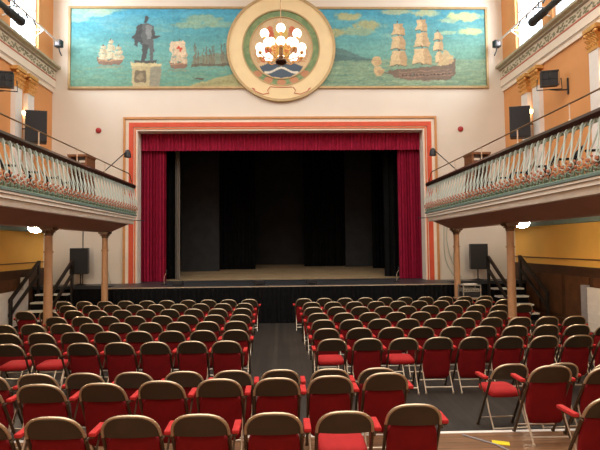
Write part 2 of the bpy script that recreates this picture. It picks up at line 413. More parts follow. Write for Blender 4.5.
    put(col, inpoly(x, y, [(147, 45), (153, 45), (153, 53), (152.6, 62), (149, 62), (148.6, 53)]), md)
    put(col, inpoly(x, y, [(150, 37), (158, 36), (159, 38), (151, 40)]), dk); put(col, inpoly(x, y, [(150, 30), (154.5, 33), (154.5, 38), (152, 39)]), dk)
    put(col, inpoly(x, y, [(134, 42), (138, 44), (137, 47), (133, 46)]), dk, .9)
    # panel joints
    for X in (125, 172, 333, 410): put(col, abs(x-X) < .3, (90, 130, 120), .35)
    col *= (1+(fbm(x/1.6, y/1.6, 71)-.5)*.22)[..., None]; col *= (1+(fbm(x/7, y/1.5, 77)-.5)*.14)[..., None]
    return col
WM, MZ0, MZ1 = 6.92, 7.385, 10.12
def px_of(X, Z):
    return 278.2+X/WM*208.6, 89-(Z-MZ0)/(MZ1-MZ0)*81.3
def paint_mesh(name, verts, faces, cols, parent):
    me = bpy.data.meshes.new(name); me.from_pydata(verts, [], faces)
    ca = me.color_attributes.new('paint', 'FLOAT_COLOR', 'POINT')
    c = np.clip(cols, 0, 255)/255; c = np.where(c <= .04045, c/12.92, ((c+.055)/1.055)**2.4)
    buf = np.ones((len(verts), 4), np.float32); buf[:, :3] = c
    ca.data.foreach_set('color', buf.ravel()); me.materials.append(PAINT)
    o = bpy.data.objects.new(name, me); C.objects.link(o); o.parent = parent; return o
PAINT = painted('oil_paint')
mural = thing('mural', 'long sea mural with gold frame, ships and cloaked statue, high above stage', 'mural', (0, D-.04, MZ0))
NX, NZ = 900, 172
xs = np.linspace(-WM+.06, WM-.06, NX); zs = np.linspace(MZ0+.06, MZ1-.06, NZ)
XX, ZZ = np.meshgrid(xs, zs); px, py = px_of(XX, ZZ)
cols = sum(mural_col(px+a, py+b) for a, b in ((-.15, -.08), (.06, -.15), (.15, .08), (-.06, .15))).reshape(-1, 3)/4
vs = np.stack([XX.ravel(), np.full(XX.size, .012), (ZZ-MZ0).ravel()], 1).tolist()
idx = np.arange(NX*NZ).reshape(NZ, NX)
fs = np.stack([idx[:-1, :-1], idx[:-1, 1:], idx[1:, 1:], idx[1:, :-1]], -1).reshape(-1, 4).tolist()
paint_mesh('painted_canvas', vs, fs, cols, mural)
m = MB(); H = MZ1-MZ0
m.box(-WM, WM, -.03, .04, 0, .07); m.box(-WM, WM, -.03, .04, H-.07, H); m.box(-WM, -WM+.07, -.03, .04, .07, H-.07); m.box(WM-.07, WM, -.03, .04, .07, H-.07)
m.box(-WM+.07, WM-.07, .02, .04, .07, H-.07)
m.build('frame', W['goldframe'], mural)

# medallion
MC = 8.72
med = thing('medallion', 'round cream medallion with green ring and painted coat of arms over the mural', 'medallion', (0.02, D-.05, MC))
def ring(m, r0, r1, y0, y1, n=72, mi=0):
    v = []; f = []
    for k in range(n):
        a = 2*PI*k/n; c, s = math.cos(a), math.sin(a)
        v += [(r0*c, y0, r0*s), (r1*c, y0, r1*s), (r1*c, y1, r1*s), (r0*c, y1, r0*s)]
    for k in range(n):
        a = 4*k; b = 4*((k+1) % n)
        f += [(a, a+1, b+1, b), (a+1, a+2, b+2, b+1), (a+2, a+3, b+3, b+2), (a+3, a, b, b+3)]
    m.add(v, f, mi)
m = MB(); ring(m, 1.25, 1.73, -.06, .05); m.build('cream_ring', mat('medallion_cream', (230, 206, 158), .7, var=.05, scale=2), med)
m = MB(); ring(m, 1.71, 1.79, -.085, .05); ring(m, 1.245, 1.285, -.075, .04); ring(m, 1.02, 1.05, -.065, .04); m.build('gilt_edge', W['goldframe'], med)
def disc_col(x, z, r):
    n1 = fbm(x*6+20, z*6+20, 41); n2 = fbm(x*14+40, z*14+40, 47)
    col = np.zeros(x.shape+(3,)); col[...] = (204, 178, 136)
    col += ((n1-.5)*24)[..., None]
    for sx in (-1, 1):
        X = x*sx
        put(col, inpoly(X, z, [(.25, .55), (.38, .62), (.5, .5), (.52, .3), (.62, .1), (.6, -.2), (.7, -.45), (.55, -.5), (.42, -.3), (.3, -.1), (.28, .2), (.2, .35)]), (190, 84, 58) if sx < 0 else (176, 120, 84), .85)
        put(col, ell(X, z, .36, .62, .1, .12), (196, 96, 60), .8)
        put(col, ell(X, z, .74, -.2, .14, .3) & (n2 > .45), (190, 140, 96), .7)
    put(col, inpoly(x, z, [(-.3, .38), (.3, .38), (.3, -.1), (.18, -.34), (0, -.45), (-.18, -.34), (-.3, -.1)]), (214, 168, 70), .9)
    put(col, (abs(x) < .26) & (z > -.25) & (z < .33) & (n2 > .5), (196, 92, 52), .7)
    put(col, inpoly(x, z, [(-.24, .42), (.24, .42), (.18, .62), (0, .7), (-.18, .62)]), (206, 180, 84), .8)
    put(col, inpoly(x, z, [(-.72, -.62), (-.45, -.52), (0, -.46), (.45, -.52), (.72, -.62), (.6, -.8), (.3, -.96), (0, -1.0), (-.3, -.96), (-.6, -.8)]), (64, 82, 98), .95)
    put(col, (abs(z-(-.74+.10*np.sin(x*7+1.57)*.8)) < .035) & (abs(x) < .55), (226, 218, 198), .95)
    return col
def green_col(x, z, r):
    n = fbm(np.arctan2(z, x)*7+30, r*10, 51); col = np.zeros(x.shape+(3,)); col[...] = (112, 138, 96)
    put(col, np.clip((n-.45)*5, 0, 1), (142, 162, 112), .7)
    for a in (-2.3, -1.95, -1.57, -1.2, -.84):
        put(col, ell(x, z, 1.15*math.cos(a), 1.15*math.sin(a), .15, .11), (196, 128, 92), .85)
    return col
def polar(name, r0, r1, nr, na, y, fn):
    R, A = np.meshgrid(np.linspace(r0, r1, nr), np.linspace(0, 2*PI, na, endpoint=False), indexing='ij')
    x = R*np.cos(A); z = R*np.sin(A); c = fn(x, z, R).reshape(-1, 3)
    v = np.stack([x.ravel(), np.full(x.size, y), z.ravel()], 1).tolist(); f = []
    for i in range(nr-1):
        for k in range(na):
            k2 = (k+1) % na; f.append((i*na+k, (i+1)*na+k, (i+1)*na+k2, i*na+k2))
    paint_mesh(name, v, f, c, med)
polar('painted_arms', .002, 1.03, 60, 180, -.028, disc_col)
polar('green_ring', 1.045, 1.25, 14, 300, -.035, green_col)
m = MB()
for sx in (-1, 1):
    P = [(sx*.38, -1.32), (sx*.46, -1.42), (sx*.42, -1.52), (sx*.62, -1.55), (sx*.84, -1.46), (sx*.96, -1.34), (sx*.9, -1.36), (sx*.86, -1.44)]
    m.tube([(a, -.065, b) for a, b in P], .014, 6)
m.tube([(-.36, -.065, -1.32), (-.38, -.065, -1.30), (0, -.065, -1.33), (.36, -.065, -1.31)], .012, 6)
m.build('scroll_relief', W['redline'], med)

# ------------------------------------------------------------------ proscenium arch mouldings (nested stepped frames)
arch = thing('proscenium_arch', 'stepped cream, gold and red-orange moulded frame around the stage opening', 'arch', (0, D, OZ0))
def pframe(name, x_in, x_out, mt, y):
    d = x_out-OX; e = x_in-OX; m = MB(); zt = OZ1-OZ0
    for sx in (-1, 1):
        a, b = sorted((sx*x_in, sx*x_out)); m.box(a, b, -y, 0, 0, zt+d)
    m.box(-x_in, x_in, -y, 0, zt+e, zt+d)
    m.build(name, mt, arch)
pframe('cream_inner_band', 4.67, 4.725, W['cream'], .04)
pframe('orange_band', 4.725, 4.765, W['orline'], .06)
pframe('cream_fillet', 4.765, 4.795, W['cream'], .04)
pframe('red_orange_band', 4.795, 4.93, W['redor'], .07)
pframe('orange_outer_band', 4.93, 4.95, W['orline'], .05)
pframe('cream_outer_band', 4.95, 5.05, W['cream'], .05)
pframe('gold_outer_band', 5.05, 5.12, W['brownband'], .09)

# ------------------------------------------------------------------ stage
st = thing('stage', 'raised stage front with dark painted apron behind the chairs', 'stage', (0, 13.8, 0))
m = MB(); m.box(-5.05, 5.05, 13.72-13.8, 1.6, .96, 1.06); m.box(-4.95, 4.95, 0, 1.6, 0, .96)
m.build('apron_deck', W['deck'], st)
for sx in (-1, 1):
    a, b = sorted((sx*5.06, sx*7.6)); m = MB(); m.box(a, b, .82, 1.58, .96, 1.055); m.box(a, b, .86, 1.56, 0, .96, 1)
    m.build('wing_deck', [W['deck'], W['blackcloth']], st)
st2 = thing('stage_floor', 'raked pale board floor of the stage running back from the opening', 'stage', (0, 15.4, 0))
m = MB(); m.box(-4.66, 4.66, 0, .8, 0, 1.06); m.build('threshold', W['deck'], st2)
m = MB(); zr = lambda y: 1.065+(y-16.2)*.040
m.prism([(.8, 0), (7.6, 0), (7.6, zr(23)), (.8, zr(16.2))], 'x', -5.8, 5.8)
m.build('raked_floor', W['stage'], st2)
m = MB(); m.box(-5.05, 5.05, 13.70-13.8, 13.72-13.8, 1.035, 1.063); m.build('nosing', W['steel'], st)
# stage house shell
for q in ((-7, -6.6, D+.35, 24, 0, 9), (6.6, 7, D+.35, 24, 0, 9), (-7, 7, 23.6, 24, 0, 9), (-7, 7, D+.35, 24, 9, 9.3), (-7, 7, D+.35, 24, -.1, 0)):
    struct(MB().box(*q).build('wall_stage', W['blackdrape']))

def wavy(m, x0, x1, z0, z1, y, amp, folds, th=.03, ph=0., flare=0., n=None, mi=0, top=1.0):
    n = n or max(24, int(folds*8)); k = 6; v = []
    for side in (0, 1):
        for j in range(k+1):
            t = j/k; z = z0+(z1-z0)*t
            for i in range(n+1):
                u = i/n; x = x0+(x1-x0)*u
                a = amp*(1-(1-top)*t)
                v.append((x, y+side*th+a*math.sin(2*PI*folds*u+ph+.5*math.sin(3*u+ph))+.3*a*math.sin(2*PI*folds*2.3*u), z + (flare*math.sin(2*PI*folds*u+1) if j == 0 else 0)))
    N = (k+1)*(n+1); f = []
    I = lambda s, j, i: s*N+j*(n+1)+i
    for j in range(k):
        for i in range(n):
            f.append((I(0, j, i), I(0, j, i+1), I(0, j+1, i+1), I(0, j+1, i))); f.append((I(1, j, i), I(1, j+1, i), I(1, j+1, i+1), I(1, j, i+1)))
        f.append((I(0, j, 0), I(0, j+1, 0), I(1, j+1, 0), I(1, j, 0))); f.append((I(0, j, n), I(1, j, n), I(1, j+1, n), I(0, j+1, n)))
    for i in range(n):
        f.append((I(0, 0, i), I(1, 0, i), I(1, 0, i+1), I(0, 0, i+1))); f.append((I(0, k, i), I(0, k, i+1), I(1, k, i+1), I(1, k, i)))
    m.add(v, f, mi)
def cloth(name, label, cat, mt, x0, x1, z0, z1, y, amp, folds, group=None, **k):
    m = MB(); wavy(m, x0, x1, z0, z1, y, amp, folds, **k); o = m.build(name, mt, smooth=True); tag(o, label, cat, group); return o
cloth('stage_skirt', 'pleated black cloth skirt hanging across the front of the stage', 'drape', W['blackcloth'], -5.05, 5.05, .01, 1.03, 13.66, .022, 75, n=900, th=.015)
for sx in (-1, 1):
    s_ = 'statue' if sx < 0 else 'galleon'
    cloth('stage_curtain', 'deep crimson stage curtain hanging in folds at the %s side of the opening' % s_, 'curtain', W['velvet'], sx*(3.88 if sx < 0 else 3.97), sx*4.82, 1.07, 5.85, 15.95, .06, 9, group='crimson stage curtains', n=160, ph=sx)
o = cloth('curtain_valance', 'crimson pleated valance along the top of the stage opening', 'curtain', W['velvet'], -4.82, 4.82, 5.42, 6.15, 15.78, .03, 80, n=900, flare=.012, th=.02)
for sx in (-1, 1):
    s_ = 'statue' if sx < 0 else 'galleon'
    cloth('masking_drape', 'black masking drape just behind the crimson curtain at the %s side' % s_, 'drape', W['blackdrape'], sx*3.62, sx*5.6, 1.095, 7.5, 16.75, .05, 9, group='black masking drapes')
    cloth('side_drape', 'tall black drape beyond the charcoal flat on the %s side of stage' % s_, 'drape', W['blackdrape'], sx*(3.8 if sx > 0 else 1.15), sx*(5.0 if sx > 0 else 2.7), 1.235, 7.5, 19.9 if sx > 0 else 20.2, .06, 8, group='black side drapes')
cloth('grey_drape', 'narrow pale grey drape at the edge of the black masking', 'drape', W['greydrape'], -3.72, -3.56, 1.085, 7.0, 16.55, .03, 2, th=.02)
cloth('inner_drape', 'black drape hanging beside the charcoal flat under the big galleon', 'drape', W['blackdrape'], .98, 2.85, 1.28, 7.5, 21.3, .06, 12)
for x0, x1, y, lab in ((-4.15, -2.6, 19.6, 'statue'), (2.8, 4.15, 21.0, 'galleon')):
    m = MB(); h = 7-zr(y); m.box(x0, x1, -.03, .03, zr(y)+.002, 7); m.box(x0, x0+.06, -.05, -.03, zr(y)+.002, 7); m.box(x1-.06, x1, -.05, -.03, zr(y)+.002, 7)
    o = m.build('scenery_flat', W['flat']); o.location = (0, y, 0)
    tag(o, 'tall charcoal scenery flat standing on the %s side of the stage' % lab, 'scenery flat', 'charcoal scenery flats')
o = MB().box(-5.7, 5.7, 22.6, 22.66, zr(22.6)+.005, 7.5).build('backcloth', W['backflat']); tag(o, 'plain charcoal backcloth closing the rear of the stage', 'backcloth')
o = MB().box(-6.5, 6.5, 16.35, 16.38, 5.9, 9.0).build('border_cloth', W['blackdrape']); tag(o, 'black border cloth hung behind the crimson valance', 'drape')

# floor lamps and bits at the stage lip
def stage_lamp(x, y, lab):
    t = thing('stage_light', lab, 'stage light', (x, y, 1.063), 0, 'small black lights on the apron')
    m = MB(); m.box(-.14, .14, -.08, .1, .035, .15); m.box(-.12, .12, -.1, -.08, .05, .14); m.build('housing', W['black'], t, bevel=.006)
    m = MB(); m.box(-.10, .10, -.05, .05, 0, .02); m.box(-.16, -.145, -.02, .02, 0, .11); m.box(.145, .16, -.02, .02, 0, .11); m.build('bracket', W['black'], t)
stage_lamp(-3.05, 13.95, 'small black light on stage apron before the crimson curtain, statue side')
stage_lamp(-.68, 13.95, 'small black light on stage apron close to the aisle')
stage_lamp(.85, 13.95, 'small black light on stage apron over the block of galleon side chairs')
def mstand(x, y, lab):
    t = thing('microphone_stand', lab, 'stand', (x, y, 1.062), 0, 'low microphone stands')
    m = MB(); m.lathe([(.10, 0), (.10, .015), (.02, .03)], 12); m.build('base', W['black'], t)
    m = MB(); m.tube([(0, 0, .02), (0, 0, .25), (.07, 0, .36)], .008, 6); m.build('pole', W['steel'], t)
    m = MB(); m.lathe([(.012, 0), (.022, .04), (.02, .1), (.008, .12)], 8, (.07, 0, .35)); m.build('microphone', W['black'], t)
mstand(3.52, 14.6, 'short microphone stand by the crimson curtain on the galleon side')
mstand(-3.62, 14.6, 'short microphone stand by the crimson curtain on the statue side')

# ------------------------------------------------------------------ galleries
SIDE = {-1: 'statue', 1: 'galleon'}
YE, YS = 13.55, 2.2        # gallery ends
def baluster_mesh():
    m = MB()
    # hooked and bellied main rib (x is outwards to the hall)
    P = [(.0, -.07, .66), (.01, -.075, .71), (.02, -.05, .755), (.035, -.005, .765), (.05, .03, .72), (.06, .035, .62), (.075, .03, .50), (.10, .02, .38), (.125, .01, .27), (.12, .0, .19)]
    m.tube(P, [.010, .012, .014, .015, .015, .014, .013, .013, .013, .011], 5)
    # crossing rib sweeping down to the foot of the next one
    P = [(.02, -.03, .75), (.035, .03, .68), (.055, .07, .56), (.08, .11, .44), (.11, .15, .32), (.12, .18, .22)]
    m.tube(P, [.013, .013, .012, .012, .011, .010], 5)
    P = [(-.01, .02, .73), (.02, .07, .71), (.03, .10, .64), (.02, .08, .58)]
    m.tube(P, .009, 4)
    P = [(.12, .0+.055*math.cos(a), .19+.05*math.sin(a)) for a in [k*2*PI/8 for k in range(8)]]
    m.tube(P, .011, 4, closed=True, mi=0)
    P = [(.0, -.05, .02), (.05, -.04, .05), (.10, .0, .10), (.09, .055, .07), (.03, .07, .03)]
    m.tube(P, .013, 4, mi=0)
    m.ball((.135, .0, .19), .030, 6, mi=1); m.ball((.12, .09, .15), .026, 6, mi=1); m.ball((.13, -.085, .235), .022, 6, mi=1)
    m.tube([(.06, -.09, .13), (.1, -.05, .10), (.1, -.02, .05), (.05, -.02, .02)], .014, 4, mi=2)
    m.tube([(.10, .06, .06), (.11, .09, .09), (.08, .10, .03)], .013, 4, mi=2)
    return m
for sx in (-1, 1):
    g = thing('gallery', 'long gallery with curly iron balustrade on the %s side of the hall' % SIDE[sx], 'gallery', (sx*4.26, YE, 2.65), 0, 'side galleries')
    # local X outwards from hall centre = sx * x
    def X(v): return sx*v-sx*4.18
    def Zl(z): return z-2.65
    prof = [(4.02, 2.88), (4.10, 2.88), (4.10, 2.93), (4.06, 2.945), (4.06, 3.00), (4.02, 3.01), (4.02, 3.06), (4.00, 3.075), (4.00, 3.16), (4.09, 3.20), (4.22, 3.20), (4.22, 3.10), (4.6, 3.10), (4.6, 2.88)]
    prof = [(X(a if a > 0 else a), Zl(b)) for a, b in [(4.26, 2.87), (4.14, 2.87), (4.12, 2.92), (4.16, 2.925), (4.14, 2.98), (4.10, 2.985), (4.10, 3.05), (4.07, 3.055), (4.07, 3.09), (4.05, 3.10), (4.05, 3.14), (4.09, 3.165), (4.36, 3.165), (4.36, 2.87)]]
    mi = [0, 0, 3, 0, 3, 0, 3, 0, 1, 1, 2, 2, 0, 0]
    m = MB(); m.prism(prof, 'y', YS-YE, 0, 0, mi); m.build('fascia', [W['fascia'], W['teal'], W['leaf'], W['greyline']], g)
    m = MB(); m.prism([(X(4.28), Zl(2.868)), (X(4.78), Zl(2.65)), (X(5.12), Zl(2.65)), (X(5.12), Zl(2.868))], 'y', YS-YE, -.02)
    m.build('soffit_beam', W['under'], g)
    m = MB(); a, b = sorted((X(4.30), X(7.35))); m.box(a, b, YS-YE, -.01, Zl(2.87), Zl(3.10)); m.build('gallery_floor', W['under'], g)
    m = MB(); a, b = sorted((X(7.36), X(7.58))); m.box(a, b, YS-YE, D-YE, Zl(2.72), Zl(2.90)); m.build('cove', W['teal'], g)
    m = MB(); m.prism([(X(4.08), Zl(3.94)), (X(4.10), Zl(3.99)), (X(4.18), Zl(4.01)), (X(4.26), Zl(3.99)), (X(4.28), Zl(3.94)), (X(4.25), Zl(3.88)), (X(4.11), Zl(3.88))], 'y', YS-YE, .02)
    m.build('handrail', W['mahog'], g)
    m = MB(); m.box(*sorted((X(4.15), X(4.22))), YS-YE, 0, Zl(3.85), Zl(3.88)); m.build('top_bar', W['leaf'], g)
    rl = MB(); rl.tube([(X(4.18), YS-YE, Zl(4.27)), (X(4.18), -.35, Zl(4.27)), (X(4.18), -.25, Zl(4.255)), (X(4.18), -.02, Zl(4.02))], .014, 8); rail = rl.build('guard_rail', W['brass'], g, smooth=True)
    y = 13.0
    while y > YS:
        p = MB(); p.tube([(0, 0, 0), (0, 0, .27)], .012, 6); p.lathe([(.03, 0), (.03, .01), (.014, .03)], 8)
        o = p.build('guard_post', W['steel'], rail); o.location = (X(4.18), y-YE, Zl(4.0)); y -= 1.55
    bm_ = baluster_mesh(); proto = None
    N = int((YE-.1-5.0)/.19)
    for k in range(N):
        if proto is None:
            proto = bm_.build('baluster', [W['mint'], W['rosette'], W['leaf']], g, smooth=True); o = proto
            if sx > 0: pass
        else:
            o = proto.copy(); C.objects.link(o); o.parent = g
        o.location = (X(4.16), -.12-k*.19, Zl(3.13))
        o.scale = (-sx, 1, 1)
    # lower scroll border
    m = MB(); y = 5.0-YE; i = 0
    while y < -.02:
        xx = X(4.09); m.ball((xx, y, Zl(3.20)), .032, 6, mi=(0 if i % 2 else 1)); m.ball((xx-sx*.02, y+.045, Zl(3.245)), .024, 6, mi=1); y += .095; i += 1
    m.build('scroll_border', [W['leaf'], W['rosette']], g)

# gallery furniture: desks and stacked speakers
for sx in (-1, 1):
    t = thing('wooden_stand', 'tall brown wooden stand rising behind the gallery handrail, %s side' % SIDE[sx], 'stand', (sx*5.5, 13.1, 3.10), 0, 'gallery wooden stands')
    m = MB(); m.box(-.27, .27, -.3, .3, 1.58, 1.64); m.build('stand_top', W['brownwood'], t)
    m = MB(); m.box(-.25, -.20, -.28, .28, 0, 1.58); m.box(.20, .25, -.28, .28, 0, 1.58); m.build('side_panel', W['brownwood'], t)
    m = MB(); m.box(-.20, .20, .2, .24, .3, 1.5); m.build('back_panel', W['dado'], t)
    m = MB(); m.box(-.20, .20, -.26, .2, 1.36, 1.40); m.build('shelf', W['brownwood'], t)

# columns
def column(x, y, lab):
    t = thing('column', lab, 'column', (x, y, 0), 0, 'iron columns under the galleries')
    m = MB(); m.box(-.15, .15, -.15, .15, 0, .12); m.lathe([(.14, .12), (.14, .18), (.12, .2), (.13, .24), (.10, .28)], 20); m.build('base', W['column'], t)
    m = MB(); n = 32; prof = []
    for z, r in ((.28, .088), (1.2, .086), (2.53, .073)): prof.append((r, z))
    m.lathe(prof, n); m.lathe([(.094, 2.12), (.10, 2.14), (.094, 2.16)], 20); m.lathe([(.094, .62), (.10, .64), (.094, .66)], 20); m.build('shaft', W['column'], t, smooth=True)
    m = MB(); m.lathe([(.078, 2.48), (.09, 2.49), (.082, 2.51), (.088, 2.55), (.11, 2.59)], 20)
    for k in range(8):
        a = k*PI/4; c, s = math.cos(a), math.sin(a)
        m.tube([(c*.08, s*.08, 2.51), (c*.09, s*.09, 2.545), (c*.115, s*.115, 2.575), (c*.13, s*.13, 2.565), (c*.12, s*.12, 2.55)], .013, 5)
    m.box(-.14, .14, -.14, .14, 2.605, 2.648); m.box(-.12, .12, -.12, .12, 2.585, 2.605); m.build('capital', W['capital'], t, smooth=True)
for sx in (-1, 1):
    column(sx*4.94, 13.32, 'slender tan iron column standing just before the stage skirt, %s side' % SIDE[sx])
    column(sx*4.91, 10.08, 'slender tan iron column rising among the chairs, %s side' % SIDE[sx])
    column(sx*4.94, 6.84, 'tan iron column holding the gallery beyond the frame, %s side' % SIDE[sx])

# dome lights under galleries; the rear pair is unseen, added to brighten the walls
for sx, yd, wd in ((-1, 10.75, 'nearer the stage'), (1, 10.75, 'nearer the stage'), (-1, 6.6, 'unseen, added to brighten the wall'), (1, 6.6, 'unseen, added to brighten the wall')):
    t = thing('dome_light', 'lit white dome light under the %s side gallery, %s' % (SIDE[sx], wd), 'ceiling light', (sx*5.53, yd, 2.865), 0, 'dome lights')
    m = MB(); m.lathe([(.16, -.17), (.16, 0)], 24); m.build('base', W['white'], t)
    m = MB(); m.lathe([(.155, -.17), (.15, -.21), (.13, -.25), (.08, -.285), (.01, -.30)], 24); m.build('diffuser', W['dome'], t, smooth=True)

# ------------------------------------------------------------------ upper walls: cornice, pilasters, fixtures
for sx in (-1, 1):
    g = thing('cornice', 'deep moulded cornice with olive leaf frieze on the %s side wall' % SIDE[sx], 'cornice', (sx*UX, D, 7.27), 0, 'wall cornices')
    P = [(0, 7.27), (.06, 7.27), (.06, 7.38), (.09, 7.41), (.10, 7.43), (.10, 7.66), (.115, 7.665), (.115, 7.695), (.10, 7.70), (.10, 7.95), (.16, 7.98), (.16, 8.02), (.27, 8.05), (.27, 8.12), (0, 8.13)]
    P = [(-sx*a, b-7.27) for a, b in P]
    mi = [0, 0, 0, 2, 0, 1, 1, 1, 3, 2, 4, 4, 4, 4, 0]
    m = MB(); m.prism(P, 'y', YB-D, 0, 0, mi)
    m.build('moulding', [W['cream'], W['redline'], W['greyline'], W['friezebg'], W['olive']], g)
    m = MB(); y = 3.0-D
    rr = random.Random(4)
    while y < -.1:
        for kk in range(6):
            m.ball((-sx*.10, y+rr.uniform(-.08, .08), 7.82-7.27+rr.uniform(-.09, .09)), .036, 6, sc=(.4, 1.3, .8))
        y += .16
    m.build('leaf_frieze', W['oliveleaf'], g)
    k = 0
    for yy in (13.87, 13.23, 10.69, 10.05, 7.5, 6.86):
        nm = {0: 'first', 1: 'second', 2: 'third', 3: 'fourth', 4: 'fifth', 5: 'sixth'}[k]; k += 1
        t = thing('pilaster', 'white pilaster with gilt leafy capital, %s from the mural wall, %s side' % (nm, SIDE[sx]), 'pilaster', (sx*UX, yy, 3.10), 0, 'white pilasters')
        a, b = sorted((0, -sx*.13)); m = MB(); m.box(a, b, -.17, .17, .25, 3.6); a, b = sorted((0, -sx*.17)); m.box(a, b, -.21, .21, 0, .25)
        m.build('shaft', W['white'], t)
        m = MB(); a, b = sorted((0, -sx*.15)); m.box(a, b, -.18, .18, 3.6, 3.66); m.box(a, b, -.15, .15, 3.66, 4.0); a, b = sorted((0, -sx*.22)); m.box(a, b, -.24, .24, 4.06, 4.16)
        for q in range(5):
            yq = -.16+q*.08
            for zz, oo in ((3.70, .16), (3.83, .18), (3.95, .20)):
                m.tube([(-sx*.12, yq, zz-.04), (-sx*oo, yq, zz+.02), (-sx*(oo+.03), yq+.02, zz+.05), (-sx*(oo+.01), yq+.03, zz+.03)], .018, 5)
        for s2 in (-1, 1): m.ball((-sx*.19, s2*.19, 4.0), .05, 8)
        m.build('capital', W['gold'], t, smooth=True)
    for yy, w_ in ((13.55, 'first'), (10.37, 'second')):
        t = thing('wall_sconce', 'glowing wall sconce between the %s pair of pilasters, %s side' % (w_, SIDE[sx]), 'wall light', (sx*UX, yy, 6.05), 0, 'wall sconces')
        m = MB(); a, b = sorted((0, -sx*.03)); m.box(a, b, -.05, .05, -.1, .06); m.tube([(0, 0, -.02), (-sx*.10, 0, -.04)], .012, 6); m.build('bracket', W['brass'], t)
        m = MB(); m.lathe([(.03, -.03), (.05, .01), (.065, .07)], 14, (-sx*.10, 0, 0)); m.build('glass_shade', W['sconce'], t, smooth=True)
    # loudspeaker on the wall
    t = thing('wall_loudspeaker', 'black loudspeaker hung beside the pilasters above the %s side gallery' % SIDE[sx], 'loudspeaker', (sx*6.86, 13.3, 5.18 if sx < 0 else 5.26), sx*-.25, 'gallery loudspeakers')
    m = MB(); m.prism([(-.28, -.02), (.28, -.02), (.2, .28), (-.2, .28)], 'z', 0, .90); m.build('cabinet', W['black'], t, bevel=.01)
    m = MB(); m.box(-.26, .26, -.035, -.02, .03, .85); m.build('grille', W['grille'], t)
    m = MB(); m.tube([(0, .27, .45), (0, .32, .45), (sx*.46, .40, .45)], .02, 6); m.build('bracket', W['black'], t)
    # four-lamp blinder
    t = thing('lamp_cluster', 'square black four-lamp fixture bracketed to orange wall, %s side' % SIDE[sx], 'stage light', (sx*6.95, 11.88, 6.47), sx*-.25, 'four-lamp fixtures')
    m = MB(); m.box(-.20, .20, .0, .14, -.20, .20); m.box(-.215, .215, -.03, .0, .165, .20); m.box(-.215, .215, -.03, 0, -.20, -.165); m.box(-.215, -.185, -.03, 0, -.165, .165); m.box(.22, .215, -.03, 0, -.165, .165)
    m.box(-.02, .02, -.03, 0, -.165, .165); m.box(-.185, .185, -.03, 0, -.02, .02); m.build('housing', W['black'], t)
    for a in (-.092, .092):
        for b in (-.092, .092):
            m = MB(); m.lathe([(.075, -.022), (.07, -.016), (.03, -.006), (.005, -.004)], 16, (a, 0, b), axis='y'); m.build('lamp', W['grille'], t, smooth=True)
    m = MB(); m.tube([(-.28, .06, 0), (-.30, .06, -.28), (.30, .06, -.28), (.28, .06, 0)], .015, 6); m.tube([(0, .06, -.28), (sx*.2, .1, -.3), (sx*.46, .12, -.3)], .018, 6); m.box(*sorted((sx*.44, sx*.47)), .09, .15, -.42, .0)
    m.build('yoke', W['black'], t)
    # lighting bar with box lamp
    t = thing('lighting_bar', 'white lighting bar with hooks running high along the %s side wall' % SIDE[sx], 'lighting bar', (sx*7.07, 15.1, 8.76), 0, 'white lighting bars')
    m = MB(); m.tube([(0, -.02, 0), (0, -7.5, 0)], .028, 8); m.build('bar', W['white'], t, smooth=True)
    for q, yb in enumerate((-1.0, -2.4, -4.2, -6.2)):
        m = MB(); m.tube([(0, yb, 0), (sx*.37, yb, .0)], .02, 6); m.tube([(0, yb, 0), (sx*.2, yb-.1, -.25), (sx*.37, yb-.1, -.3)], .018, 6); m.build('wall_bracket', W['white'], t)
    for yb in (-1.6, -2.0, -2.9, -3.3):
        m = MB(); m.tube([(0, yb, .04), (0, yb, -.06), (-sx*.05, yb, -.14)], .025, 6); m.build('hook_clamp', W['black'], t)
    t = thing('floodlight', 'small black box floodlight with hanging tail cable by the mural corner, %s side' % SIDE[sx], 'stage light', (sx*7.05, 14.98, 8.72), sx*.2, 'box floodlights')
    m = MB(); m.box(-.11, .11, -.08, .08, -.12, .10); m.build('housing', W['black'], t, bevel=.012)
    m = MB(); m.box(-.07, .07, -.095, -.08, -.08, .06); m.build('lens', W['greypost'], t)
    m = MB(); m.tube([(.0, .0, -.12), (sx*-.03, 0, -.26), (-sx*.10, 0, -.40)], .022, 6); m.build('cable_tail', W['black'], t)
    # profile spot resting over cornice
    t = thing('profile_spotlight', 'long black theatre spotlight lying above the cornice on the %s side' % SIDE[sx], 'stage light', (sx*7.02, 12.4, 8.36), 0, 'black profile spotlights')
    m = MB(); m.lathe([(.07, -1.35), (.09, -1.3), (.10, -.75), (.085, -.7), (.085, -.3), (.11, -.28), (.115, .25), (.125, .28), (.125, .36), (.10, .37)], 18, axis='y'); m.build('barrel', W['black'], t, smooth=True)
    m = MB(); m.tube([(-.13, 0, 0), (-.14, 0, .24), (.14, 0, .24), (.13, 0, 0)], .015, 6); m.build('yoke', W['black'], t)
    m = MB(); m.tube([(0, 0, .24), (-sx*.02, 0, .42)], .02, 6); m.build('clamp', W['black'], t)
    # alarm bell
    m = MB(); m.lathe([(.09, 0), (.09, -.03), (.06, -.06), (.01, -.07)], 18, axis='y'); o = m.build('alarm_bell', W['alarm'], smooth=True); o.location = (sx*5.94, D, 6.02)
    tag(o, 'small round red alarm bell on cream wall between arch and gallery, %s side' % SIDE[sx], 'alarm bell', 'alarm bells')
    # small lamp on a boom from the gallery corner
    t = thing('boom_lamp', 'small black lamp on thin boom reaching from gallery corner, %s side' % SIDE[sx], 'stage light', (sx*4.42, 12.6, 4.0), 0, 'boom lamps')
    m = MB(); m.tube([(sx*-.1, -.4, .0), (sx*.32, 0, .2), (sx*.05, .9, .90)], .014, 6); m.build('boom', W['black'], t)
